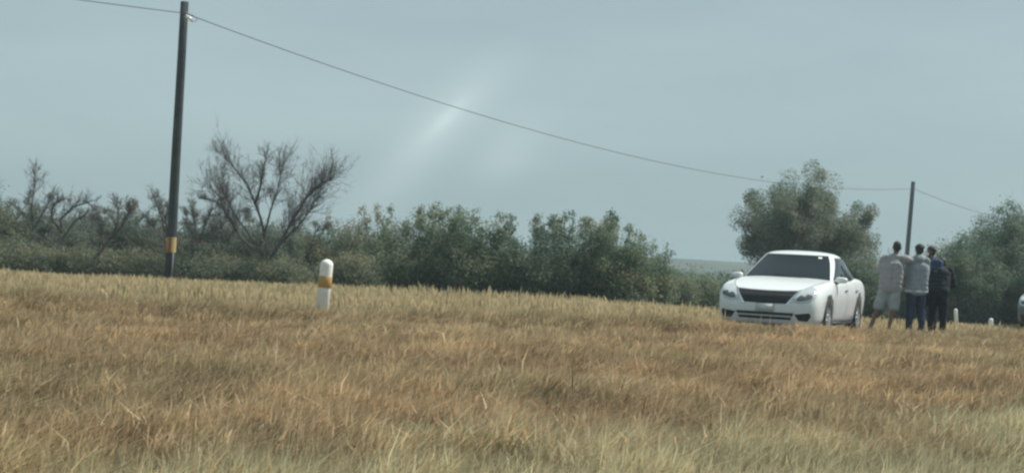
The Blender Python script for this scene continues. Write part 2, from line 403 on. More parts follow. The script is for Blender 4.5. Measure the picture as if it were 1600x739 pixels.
# ------------------------------------------------------------------ bare trees
def bare_tree(base_px, depth, limbs, label, group=None, seed=1, r0=0.062, maxl=3, kids=(4, 6), name='bare_tree', twl=0.25, shr=0.87):
    """limbs: polylines in photo pixels of the main limbs, each spread in depth at its own distance"""
    random.seed(seed)
    c = P(base_px[0], base_px[1], depth); gz = float(T(c.x, depth)); o = Vector((c.x, depth, gz))
    root = empty(name, o); tag(root, label, 'tree', group)
    tr, tb, tips = Tubes(), Tubes(), []
    for li, (dy, rr, poly) in enumerate(limbs):
        pts = []
        for i, (x, y) in enumerate(poly):
            q = P(x, y, depth) - o; q = Vector((q.x * shr, 0, q.z * shr)); q.y += dy * i / (len(poly) - 1) + random.gauss(0, 0.05); pts.append(q)
        if li == 0: pts[0].z = -0.15
        rad = [r0 * rr * (1 - 0.72 * i / (len(pts) - 1)) for i in range(len(pts))]
        (tr if li == 0 else tb).add(pts, rad, 6)
        ln = sum((pts[i + 1] - pts[i]).length for i in range(len(pts) - 1))
        if li == 0: continue
        for k in range(int(11 + ln * 10)):
            t = random.uniform(0.22, 1.0); i = min(int(t * (len(pts) - 1)), len(pts) - 2); q = pts[i].lerp(pts[i + 1], t * (len(pts) - 1) - i)
            bd = (pts[i + 1] - pts[i]).normalized()
            grow(tb, q, bd + rvec(0.45), ln * twl * random.uniform(0.5, 1.1), 0.011, 1, maxl, tips, 0.26, 0.10, kids, 0.75, 0.55)
    tr.build('trunk', m_bark, root); tb.build('crown', m_bark, root)
    return root
bare_tree((417, 420), 56, [
    (0.0, 1.25, [(416, 425), (417, 405), (416, 385), (414, 350)]),
    (0.7, 0.95, [(414, 360), (404, 325), (390, 290), (378, 262), (352, 232), (335, 212)]),
    (-0.5, 0.8, [(396, 300), (408, 268), (412, 240), (420, 218)]),
    (1.2, 0.8, [(414, 352), (422, 310), (432, 275), (436, 240), (440, 222)]),
    (-0.9, 1.0, [(416, 408), (440, 375), (466, 330), (492, 290), (520, 264), (540, 258)]),
    (0.8, 0.8, [(425, 395), (452, 345), (470, 302), (498, 270)]),
    (-0.6, 0.7, [(440, 372), (475, 340), (498, 312), (512, 290)]),
    (0.9, 0.9, [(414, 400), (370, 362), (345, 325), (325, 285), (305, 265)]),
    (-0.8, 0.75, [(412, 398), (385, 350), (362, 320), (350, 290), (338, 262)]),
    (0.3, 0.7, [(352, 330), (332, 300), (312, 292), (298, 290)])],
    'tall leafless tree with spreading fine twigs between utility pole and marker post', seed=21)
bare_tree((478, 402), 57, [(0, .5, [(478, 402), (484, 390), (490, 378)]), (.3, .45, [(489, 380), (502, 358), (514, 336)]), (-.3, .4, [(487, 382), (496, 350), (520, 340)])],
    'small leafless sapling under the right boughs of the tall bare tree', seed=22, r0=0.09, maxl=2, name='bare_sapling')
GB = 'leafless trees in the brush beyond the pole'
bare_tree((5, 410), 60, [(0, .8, [(2, 415), (0, 380), (-4, 352)]), (.4, .7, [(-4, 356), (-2, 325), (12, 305)]), (-.5, .6, [(-4, 352), (-20, 320), (-30, 310)]), (.5, .6, [(0, 360), (20, 335), (28, 322)])],
    'leafless tree at the very start of the brush behind the olive shrub', GB, seed=31)
bare_tree((185, 410), 62, [(0, .8, [(196, 415), (200, 385), (205, 360)]), (.4, .7, [(205, 364), (200, 335), (205, 312)]), (-.5, .6, [(204, 368), (222, 340), (236, 322)]), (.5, .6, [(202, 372), (180, 345), (166, 325)])],
    'leafless tree standing behind the one with the leaning trunk', GB, seed=32)
bare_tree((345, 410), 61, [(0, .8, [(350, 415), (350, 392), (352, 370)]), (.4, .7, [(352, 374), (345, 345), (352, 318)]), (-.5, .6, [(352, 378), (370, 350), (378, 330)]), (.5, .6, [(350, 380), (330, 350), (322, 335)])],
    'small leafless tree beneath the boughs of the tall bare tree on the pole side', GB, seed=33)
bare_tree((50, 410), 58, [(0, .8, [(58, 415), (55, 380), (52, 345)]), (.4, .7, [(52, 350), (48, 310), (50, 275), (50, 246)]), (-.5, .6, [(52, 345), (35, 318), (24, 305)]), (.5, .6, [(54, 350), (72, 310), (78, 285)])],
    'leafless tree with one tall upright dead spire of twigs', seed=23, maxl=3, kids=(3, 5))
bare_tree((98, 410), 57, [(0, 1, [(104, 415), (100, 380), (90, 352)]), (.6, .8, [(92, 356), (92, 330), (110, 308), (135, 298), (152, 312)]), (-.6, .8, [(94, 350), (80, 328), (86, 305), (105, 296)]), (.3, .7, [(98, 365), (118, 335), (138, 318), (150, 330)])],
    'crooked leafless tree with arching boughs in the brush next to the spire-like one', GB, seed=24)
bare_tree((137, 418), 54, [(0, 1, [(134, 420), (150, 398), (168, 378), (184, 354)]), (.4, .8, [(182, 358), (190, 335), (188, 310), (182, 300)]), (-.4, .8, [(176, 366), (198, 344), (212, 322), (216, 308)]), (.5, .6, [(165, 380), (160, 350), (150, 325)])],
    'leafless tree with a dark trunk leaning hard over to one side', seed=25, r0=0.085)
bare_tree((262, 415), 58, [(0, .9, [(266, 418), (262, 385), (256, 352)]), (.5, .8, [(257, 356), (248, 322), (238, 300), (230, 286)]), (-.5, .7, [(260, 360), (262, 330), (268, 305)]), (.3, .6, [(258, 370), (235, 345), (222, 330)])],
    'crooked leafless tree standing right against the utility pole', GB, seed=26)
bare_tree((312, 415), 59, [(0, .9, [(318, 418), (314, 390), (308, 362)]), (.5, .8, [(308, 366), (300, 330), (296, 300)]), (-.5, .8, [(312, 372), (325, 335), (340, 312)]), (.3, .6, [(310, 372), (288, 340), (284, 318)])],
    'leafless tree crowded between the utility pole and the tall bare tree', seed=27)

# ------------------------------------------------------------------ utility poles and cables
m_pole = mat('creosote_wood', (0.034, 0.041, 0.046), 0.95, var=0.3, vscale=3, bump=0.5, bscale=25)
m_orange = mat('orange_band', (0.42, 0.17, 0.03), 0.6, var=0.2)
m_plate = mat('yellow_plate', (0.50, 0.37, 0.15), 0.5, var=0.15)
m_galv = mat('weathered_steel', (0.13, 0.135, 0.135), 0.7)
m_porc = mat('white_insulator', (0.85, 0.86, 0.85), 0.2, var=0.04)
m_cable = mat('black_cable', (0.04, 0.042, 0.045), 0.7)
def pole(bot_px, top_px, depth, r0, r1, label, detail, lean=0.0):
    tp = P(*top_px, depth); bx = P(*bot_px, depth).x; gz = float(T(bx, depth))
    bt = Vector((bx, depth, gz)); root = empty('utility_pole', bt); tag(root, label, 'pole')
    ax = (tp - bt); 
    tb = Tubes(); k = 7
    tb.add([ax * (i / (k - 1)) + Vector((0, 0, -0.25 if i == 0 else 0)) + rvec(0.006) for i in range(k)], [r0 + (r1 - r0) * i / (k - 1) for i in range(k)], 14)
    tb.build('shaft', m_pole, root)
    zd = ax.normalized()
    def at(h): return ax * (h / ax.z)
    hw = ax.z - detail['drop']
    c = at(hw); s = Tubes(); s.add([c + Vector((0.02, -0.17, 0)), c + Vector((0.02, 0.17, 0))], [0.016, 0.016], 6); s.build('bolt', m_galv, root)
    s = Tubes(); s.add([c + Vector((0.02, -0.15, -0.05)), c + Vector((0.10, -0.17, 0)), c + Vector((0.14, -0.16, 0.03))], [0.03, 0.035, 0.02], 6); s.build('bracket', m_galv, root)
    if detail.get('grip'):
        s = Tubes(); s.add([c + Vector((0.12, -0.19, -0.08)), c + Vector((0.22, -0.2, -0.15)), c + Vector((0.36, -0.2, -0.25))], [0.05, 0.065, 0.055], 8); s.build('insulator', m_porc, root)
        lp = [c + Vector((0.10, -0.19, -0.04)), c + Vector((0.26, -0.2, -0.02)), c + Vector((0.44, -0.2, -0.12)), c + Vector((0.50, -0.2, -0.22)), c + Vector((0.42, -0.2, -0.27)), c + Vector((0.33, -0.2, -0.25))]
        s = Tubes(); s.add(lp, [0.011] * 6, 5); s.build('cable_loop', m_galv, root)
    if detail.get('band'):
        h0, h1 = detail['band']; fr = lambda h: r0 + (r1 - r0) * h / ax.z + 0.006
        s = Tubes(); s.add([at(h0), at(h1)], [fr(h0), fr(h1)], 16); s.build('orange_band', m_orange, root)
        s = Tubes(); rr = fr(h0) + 0.008
        v = []; f = []
        for i in range(6):
            a = R(-78) + R(64) * i / 5
            for h in (h0 + 0.01, h1 - 0.0):
                q = at(h) + Vector((math.cos(a) * rr, math.sin(a) * rr, 0)); v.append(q)
        for i in range(5): f.append((2 * i, 2 * i + 2, 2 * i + 3, 2 * i + 1))
        link('reflector_plate', mesh_py('plate', v, f), m_plate, root)
        s = Tubes(); s.add([at(0) + Vector((0.12, -r0 - 0.02, -0.2)), at(h0) + Vector((0.12, -r0 - 0.01, 0))], [0.03, 0.03], 8); s.build('conduit', m_galv, root)
    return bt + c + Vector((0.03, -0.02, 0.02))
pb1 = P(266, 440, 52); 
a1 = pole((264, 445), (288.5, 3), 52, 0.175, 0.135, 'tall dark wooden utility pole with an orange band near its foot', dict(drop=0.42, grip=True, band=(0.98, 1.50)))
a2 = pole((1411, 470), (1427, 284), 118, 0.19, 0.155, 'distant dark utility pole rising behind the group of people', dict(drop=0.55))
a0 = a1 + Vector((-42, -66, 0.3)); a3 = P(1800, 330, 205)
def cable(p, q, sag, label, r):
    pts = []
    for i in range(41):
        t = i / 40; c = p.lerp(q, t); c.z -= 4 * sag * t * (1 - t); pts.append(c)
    tb = Tubes(); tb.add(pts, [r] * 41, 5); tag(tb.build('overhead_cable', m_cable), label, 'cable')
cable(a1, a0, 1.55, 'cable leaving the tall banded pole away from the distant pole', 0.014)
cable(a1, a2, 1.85, 'long sagging cable strung between the two utility poles', 0.014)
cable(a2, a3, 2.6, 'thin cable falling away beyond the distant utility pole', 0.017)

# ------------------------------------------------------------------ marker posts
m_post = mat('white_post_paint', (0.80, 0.80, 0.76), 0.55, var=0.06, vscale=9, bump=0.1, bscale=40)
m_refl = mat('amber_reflective_band', (0.44, 0.28, 0.085), 0.45, var=0.12)
def lathe(prof, seg=20):
    v, f = [], []
    for (r, z) in prof:
        for j in range(seg): a = 2 * math.pi * j / seg; v.append((r * math.cos(a), r * math.sin(a), z))
    for i in range(len(prof) - 1):
        for j in range(seg): a = i * seg + j; c = i * seg + (j + 1) % seg; f.append((a, c, c + seg, a + seg))
    f.append(tuple(range(seg))[::-1]); f.append(tuple((len(prof) - 1) * seg + j for j in range(seg)))
    return v, f
def marker(px, pyt, depth, r, H, label, lean, group=None, stain=True):
    tp = P(px, pyt, depth); gz = tp.z - H
    root = empty('marker_post', (tp.x - lean * H, depth, gz)); root.rotation_euler = (0, math.atan(lean), 0); tag(root, label, 'post', group)
    prof = [(r, -0.3), (r, H - r * 0.9)] + [(r * math.cos(a), H - r * 0.9 + r * 0.9 * math.sin(a)) for a in (0.3, 0.6, 0.9, 1.2, 1.42)]
    link('shaft', mesh_py('marker', *lathe(prof)), m_post, root)
    if stain: link('reflective_band', mesh_py('band', *lathe([(r + .002, H * 0.60), (r + .006, H * 0.605), (r + .006, H * 0.76), (r + .002, H * 0.765)])), m_refl, root)
    return root
marker(511.5, 405, 20.8, 0.087, 0.96, 'white roadside marker post with an amber band among brown grass', 0.05)
marker(1548.5, 497, 42, 0.060, 0.70, 'small white marker post on the far verge beside the grey car', 0.0, stain=False)
marker(1493, 482, 50, 0.058, 0.62, 'small leaning white marker post just past the person in black', -0.10, stain=False)

# ------------------------------------------------------------------ cars
m_carwhite = mat('white_car_paint', (0.72, 0.745, 0.74), 0.26, spec=0.4, var=0.02, coat=0.45)
m_carclean = mat('white_mirror_paint', (0.72, 0.745, 0.74), 0.26, spec=0.4, var=0.02, coat=0.45)
def dusty(m):
    nt = m.node_tree; b = nt.nodes['Principled BSDF']; src = b.inputs['Base Color'].links[0].from_socket
    t = nt.nodes.new('ShaderNodeTexCoord'); sx = nt.nodes.new('ShaderNodeSeparateXYZ'); nt.links.new(t.outputs['Object'], sx.inputs[0])
    n = nt.nodes.new('ShaderNodeTexNoise'); n.inputs['Scale'].default_value = 3.5; n.inputs['Detail'].default_value = 8; nt.links.new(t.outputs['Object'], n.inputs['Vector'])
    r = nt.nodes.new('ShaderNodeMapRange'); r.inputs['From Min'].default_value = 0.75; r.inputs['From Max'].default_value = 0.22; r.inputs['To Max'].default_value = 0.5; nt.links.new(sx.outputs['Z'], r.inputs['Value'])
    k = nt.nodes.new('ShaderNodeMath'); k.operation = 'MULTIPLY'; nt.links.new(r.outputs[0], k.inputs[0]); nt.links.new(n.outputs['Fac'], k.inputs[1])
    mx = nt.nodes.new('ShaderNodeMixRGB'); mx.inputs[2].default_value = (0.30, 0.26, 0.20, 1); nt.links.new(k.outputs[0], mx.inputs[0]); nt.links.new(src, mx.inputs[1]); nt.links.new(mx.outputs[0], b.inputs['Base Color'])
dusty(m_carwhite)
m_cargrey = mat('grey_car_paint', (0.085, 0.10, 0.115), 0.35, metal=0.0, var=0.03, coat=0.6)
m_glass = mat('tinted_glass', (0.010, 0.016, 0.020), 0.05, spec=0.32, var=0.05)
m_black = mat('black_plastic', (0.02, 0.021, 0.023), 0.5, var=0.2)
m_rubber = mat('tyre_rubber', (0.022, 0.022, 0.022), 0.85, var=0.2)
m_alloy = mat('alloy_rim', (0.62, 0.63, 0.64), 0.3, metal=0.8, var=0.04)
m_chrome = mat('chrome', (0.75, 0.76, 0.77), 0.12, metal=1.0, var=0.02)
m_lamp = mat('headlight_lens', (0.50, 0.53, 0.55), 0.12, spec=0.8, var=0.1, vscale=14, coat=1.0)
m_lampd = mat('headlight_bowl', (0.10, 0.105, 0.11), 0.25, spec=0.6, var=0.2)
m_tail = mat('tail_light_red', (0.35, 0.01, 0.01), 0.2, var=0.1)
m_platew = mat('licence_plate', (0.52, 0.54, 0.53), 0.5, var=0.08, vscale=20)
m_seam = mat('panel_gap', (0.03, 0.03, 0.03), 0.8, var=0.1)

def pch(tab):
    xs = np.array([a for a, _ in tab]); ys = np.array([b for _, b in tab]); h = np.diff(xs); dl = np.diff(ys) / h
    m = np.zeros(len(xs)); m[0], m[-1] = dl[0], dl[-1]
    for i in range(1, len(xs) - 1):
        if dl[i - 1] * dl[i] > 0: m[i] = 2 * dl[i - 1] * dl[i] / (dl[i - 1] + dl[i])
    def f(x):
        i = int(np.clip(np.searchsorted(xs, x) - 1, 0, len(h) - 1)); t = (x - xs[i]) / h[i]
        return float((2*t**3-3*t**2+1)*ys[i] + (t**3-2*t**2+t)*h[i]*m[i] + (-2*t**3+3*t**2)*ys[i+1] + (t**3-t**2)*h[i]*m[i+1])
    return f
cw = pch([(-2.43, .56), (-2.40, .68), (-2.33, .78), (-2.2, .85), (-1.9, .89), (-1.3, .912), (0, .915), (1.2, .915), (1.65, .908), (1.95, .897), (2.12, .88), (2.25, .845), (2.34, .785), (2.40, .70), (2.43, .58)])
czt = pch([(-2.43, .78), (-2.40, .90), (-2.34, .975), (-2.2, 1.02), (-1.8, 1.05), (-1.4, 1.05), (0, 1.0), (.95, 1.0), (1.1, .985), (1.5, .935), (1.85, .875), (2.08, .825), (2.22, .775), (2.32, .715), (2.39, .64), (2.43, .54)])
czs = pch([(-2.43, .70), (-2.36, .87), (-2.2, .93), (-1.8, .965), (-1.3, .965), (0, .945), (1, .915), (1.5, .89), (1.85, .85), (2.08, .80), (2.22, .745), (2.33, .665), (2.40, .575), (2.43, .50)])
czb = pch([(-2.43, .44), (-2.39, .33), (-2.3, .26), (-2.0, .22), (-1.0, .19), (1.6, .18), (2.1, .17), (2.28, .175), (2.38, .20), (2.41, .25), (2.43, .34)])
def body_section(x):
    w, zt, zs, zb = cw(x), czt(x), czs(x), czb(x); hs = zs - zb
    half = [(0, zb), (.35, zb), (.7, zb), (.88, zb + .012), (.945, zb + min(.07, .2 * hs)), (.972, zb + .22 * hs), (.985, zb + .36 * hs), (.998, zb + .52 * hs), (1.0, zb + .64 * hs), (.992, zb + .78 * hs),
            (.972, zb + .91 * hs), (.935, zs), (.885, zs + .42 * (zt - zs)), (.80, zs + .66 * (zt - zs)), (.62, zs + .84 * (zt - zs)), (.40, zs + .94 * (zt - zs)), (.2, zs + .985 * (zt - zs)), (0, zt)]
    return [(x, w * a, z) for a, z in half]
def build_body_mesh():
    xs = list(np.linspace(-2.43, -2.3, 9)) + list(np.linspace(-2.22, 1.95, 48)) + list(np.linspace(2.0, 2.32, 12)) + list(np.linspace(2.335, 2.43, 11))
    bm = bmesh.new(); rings = []
    for x in xs:
        h = body_section(x)
        rings.append([bm.verts.new(p) for p in h + [(p[0], -p[1], p[2]) for p in h[-2:0:-1]]])
    n = len(rings[0])
    for a, c in zip(rings[:-1], rings[1:]):
        for j in range(n): bm.faces.new((a[j], a[(j + 1) % n], c[(j + 1) % n], c[j]))
    bm.faces.new(rings[0]); bm.faces.new(rings[-1][::-1])
    bmesh.ops.recalc_face_normals(bm, faces=bm.faces[:])
    me = bpy.data.meshes.new('car_body'); bm.to_mesh(me); bm.free(); return me

# cabin: plan-view rings stacked by height
LV = [(.88, 1.20, -2.05, .865), (.97, 1.06, -1.90, .845), (1.06, .89, -1.76, .812), (1.16, .69, -1.60, .772), (1.26, .49, -1.43, .728), (1.34, .34, -1.28, .685), (1.41, .22, -1.14, .635), (1.448, .10, -1.02, .56), (1.472, -.04, -.88, .44), (1.486, -.18, -.70, .29), (1.492, -.30, -.55, .14)]
lz, lf, lr_, lw = [pch([(i, l[k]) for i, l in enumerate(LV)]) for k in range(4)]
def cabin_half(v, t):
    """t 0..1: windscreen centre to A corner; 1..2 along the side; 2..3 C corner to backlight centre"""
    z, xf, xr, w = lz(v), lf(v), lr_(v), lw(v); sc = w / .86
    ax, ay, rx, ry = xf - .26 * sc, w * .93, xr + .20 * sc, w * .87
    if t <= 1:
        return (xf - .26 * sc * t ** 2.3, ay * t, z)
    if t <= 2:
        s = t - 1; b = 4 * s * (1 - s); yy = ay + (ry - ay) * s
        return (ax + (rx - ax) * s, yy + (w - (ay + ry) / 2) * b, z)
    s = max(3 - t, -0.0)
    if s < 0: s = 0.0
    return (xr + .20 * sc * s ** 2.3, ry * s, z)
def cab_pt(v, u):
    """u in -3..3, sign gives the side"""
    p = cabin_half(v, abs(u)); return Vector((p[0], math.copysign(p[1], u) if u else 0.0, p[2]))
def build_cabin_mesh():
    bm = bmesh.new(); ts = list(np.linspace(0, 1, 9)) + list(np.linspace(1, 2, 15))[1:] + list(np.linspace(2, 3, 9))[1:]
    us = ts + [-t for t in ts[-2:0:-1]]; rings = []
    for v in np.linspace(0, 10, 31): rings.append([bm.verts.new(cab_pt(v, u)) for u in us])
    n = len(us)
    for a, c in zip(rings[:-1], rings[1:]):
        for j in range(n): bm.faces.new((a[j], a[(j + 1) % n], c[(j + 1) % n], c[j]))
    bm.faces.new(rings[0][::-1]); bm.faces.new(rings[-1])
    bmesh.ops.recalc_face_normals(bm, faces=bm.faces[:])
    me = bpy.data.meshes.new('cabin'); bm.to_mesh(me); bm.free(); return me
def cab_patch(name, u0, u1, v0, v1, off, nu=14, nv=10, top=None, bot=None):
    """pane following the cabin surface, with u as a function of height through top/bot insets"""
    vtx, fc = [], []
    for i in range(nv + 1):
        fv = i / nv
        for j in range(nu + 1):
            fu = j / nu; ua, ub = u0, u1
            if bot: ua, ub = bot[0] + (top[0] - bot[0]) * fv, bot[1] + (top[1] - bot[1]) * fv
            u = ua + (ub - ua) * fu; v = v0 + (v1 - v0) * fv
            p = cab_pt(v, u); e = 0.02
            n = (cab_pt(v, u + e) - cab_pt(v, u - e)).cross(cab_pt(v + e, u) - cab_pt(v - e, u)).normalized()
            c = Vector((p.x + 0.42, p.y, p.z - 1.0))
            if n.dot(c) < 0: n = -n
            vtx.append(p + n * off)
    for i in range(nv):
        for j in range(nu): a = i * (nu + 1) + j; fc.append((a, a + 1, a + nu + 2, a + nu + 1))
    return mesh_py(name, vtx, fc)

def apply_boolean(me, cutters):
    o = bpy.data.objects.new('tmp', me); COL.objects.link(o); cs = []
    for c in cutters:
        co = bpy.data.objects.new('tmpc', c); COL.objects.link(co); cs.append(co)
        m = o.modifiers.new('b', 'BOOLEAN'); m.operation = 'DIFFERENCE'; m.solver = 'EXACT'; m.object = co
    dg = bpy.context.evaluated_depsgraph_get(); res = bpy.data.meshes.new_from_object(o.evaluated_get(dg))
    for c in cs: bpy.data.objects.remove(c)
    bpy.data.objects.remove(o); return res
def arch_cutter(x, side, r=.372):
    bm = bmesh.new()
    bmesh.ops.create_cone(bm, cap_ends=True, segments=36, radius1=r, radius2=r, depth=.5, matrix=Matrix.Translation((x, side * .84, .345)) @ Matrix.Rotation(R(90), 4, 'X'))
    me = bpy.data.meshes.new('cut'); bm.to_mesh(me); bm.free(); return me
def box_mesh(name, sx, sy, sz, bev=0.01, seg=2):
    bm = bmesh.new(); bmesh.ops.create_cube(bm, size=1.0); bmesh.ops.scale(bm, vec=(sx, sy, sz), verts=bm.verts[:])
    if bev: bmesh.ops.bevel(bm, geom=bm.edges[:], offset=bev, segments=seg, affect='EDGES')
    me = bpy.data.meshes.new(name); bm.to_mesh(me); bm.free(); return me

AXF, AXR, WR = 1.46, -1.315, .335
body_raw = build_body_mesh()
bmx = bmesh.new(); bmx.from_mesh(body_raw); BVH = BVHTree.FromBMesh(bmx); bmx.free()
def project(name, poly, ang, off, step=0.03, bulge=0.0):
    """polygon (a, z) seen along a horizontal direction at angle ang from the nose, laid on the body skin"""
    pv = Vector((1.9 if math.cos(ang) > 0 else -1.9, 0, 0)); d = Vector((-math.cos(ang), -math.sin(ang), 0)); ar = Vector((-math.sin(ang), math.cos(ang), 0))
    P2 = [Vector(p) for p in poly]; edge = []
    for i in range(len(P2)):
        a, c = P2[i], P2[(i + 1) % len(P2)]; k = max(1, int((c - a).length / step))
        edge += [a.lerp(c, j / k) for j in range(k)]
    x0, x1 = min(p.x for p in P2), max(p.x for p in P2); y0, y1 = min(p.y for p in P2), max(p.y for p in P2)
    def inside(q):
        c = False
        for i in range(len(P2)):
            a, b2 = P2[i], P2[i - 1]
            if (a.y > q.y) != (b2.y > q.y) and q.x < (b2.x - a.x) * (q.y - a.y) / (b2.y - a.y) + a.x: c = not c
        return c
    pts = list(edge)
    for gx_ in np.arange(x0 + step / 2, x1, step):
        for gy_ in np.arange(y0 + step / 2, y1, step):
            q = Vector((gx_, gy_))
            if inside(q) and min((q - e).length for e in edge) > step * 0.45: pts.append(q)
    n = len(edge); vo, eo, fo, *_ = delaunay_2d_cdt(pts, [(i, (i + 1) % n) for i in range(n)], [], 1, 1e-5)
    v = []
    for q in vo:
        o = pv + ar * q.x + Vector((0, 0, q.y)) - d * 6
        loc, nor, i, dist = BVH.ray_cast(o, d)
        if loc is None:
            loc, nor, i, dist = BVH.find_nearest(pv + ar * q.x + Vector((0, 0, q.y)) - d * .4)
        if nor.dot(d) > 0: nor = -nor
        ed = min((q - e).length for e in edge)
        v.append(loc + nor * (off + bulge * min(1, ed / 0.05)))
    return mesh_py(name, v, [tuple(f) for f in fo])
def side_line(name, pl, side, wid=.009, off=.002):
    v, f = [], []
    fine = []
    for (x0, z0), (x1, z1) in zip(pl[:-1], pl[1:]):
        k = max(2, int(math.hypot(x1 - x0, z1 - z0) / .04))
        fine += [(x0 + (x1 - x0) * i / k, z0 + (z1 - z0) * i / k) for i in range(k)]
    fine.append(pl[-1])
    for i, (x, z) in enumerate(fine):
        xa, za = fine[max(i - 1, 0)]; xb, zb = fine[min(i + 1, len(fine) - 1)]; l = math.hypot(xb - xa, zb - za)
        nx_, nz_ = -(zb - za) / l, (xb - xa) / l
        for k in (-.5, .5):
            o = Vector((x + nx_ * wid * k, side * 3, z + nz_ * wid * k)); loc, nor, *_ = BVH.ray_cast(o, Vector((0, -side, 0)))
            if loc is None: loc = Vector((o.x, side * .9, o.z)); nor = Vector((0, side, 0))
            v.append(loc + Vector((0, side * off, 0)))
    for i in range(len(fine) - 1): f.append((2 * i, 2 * i + 1, 2 * i + 3, 2 * i + 2))
    return mesh_py(name, v, f)

def build_wheel(root, x, side):
    wh = empty('wheel', (x, side * .80, WR)); wh.parent = root; wh.rotation_euler = (0, 0, 0 if side > 0 else math.pi)
    prof = [(.225, -.10), (.30, -.105), (.328, -.085), (WR, -.05), (WR, .05), (.328, .085), (.30, .105), (.225, .10)]
    v, f = lathe(prof, 36); f = f[:-2]; v = [(a, c, b) for a, b, c in v]; link('tyre', mesh_py('tyre', v, f), m_rubber, wh)
    v, f = lathe([(.232, -.095), (.222, -.07), (.215, .05), (.222, .09), (.232, .098)], 36); f = f[:-2]
    bm = bmesh.new(); 
    vs_ = [bm.verts.new((a, c, b)) for a, b, c in v]
    for q in f: bm.faces.new([vs_[i] for i in q])
    for k in range(5):
        for dlt in (-.16, .16):
            a = 2 * math.pi * k / 5 + dlt; a2 = 2 * math.pi * k / 5 + dlt * .5
            c0 = Vector((math.cos(a2) * .05, .08, math.sin(a2) * .05)); c1 = Vector((math.cos(a) * .225, .085, math.sin(a) * .225))
            tn = Vector((-math.sin(a), 0, math.cos(a)))
            ring = []
            for c, w in ((c0, .016), (c1, .021)):
                ring.append([bm.verts.new(c + tn * w + Vector((0, .0, 0))), bm.verts.new(c - tn * w), bm.verts.new(c - tn * w - Vector((0, .035, 0))), bm.verts.new(c + tn * w - Vector((0, .035, 0)))])
            for j in range(4): bm.faces.new((ring[0][j], ring[0][(j + 1) % 4], ring[1][(j + 1) % 4], ring[1][j]))
    bmesh.ops.create_cone(bm, cap_ends=True, segments=18, radius1=.062, radius2=.055, depth=.05, matrix=Matrix.Translation((0, .07, 0)) @ Matrix.Rotation(R(-90), 4, 'X'))
    bmesh.ops.recalc_face_normals(bm, faces=bm.faces[:])
    me = bpy.data.meshes.new('rim'); bm.to_mesh(me); bm.free(); link('rim', me, m_alloy, wh, smooth=False)
    v, f = lathe([(.215, .03), (.215, .035)], 30); link('brake_disc', mesh_py('brake', [(a, c, b) for a, b, c in v], f), m_black, wh)

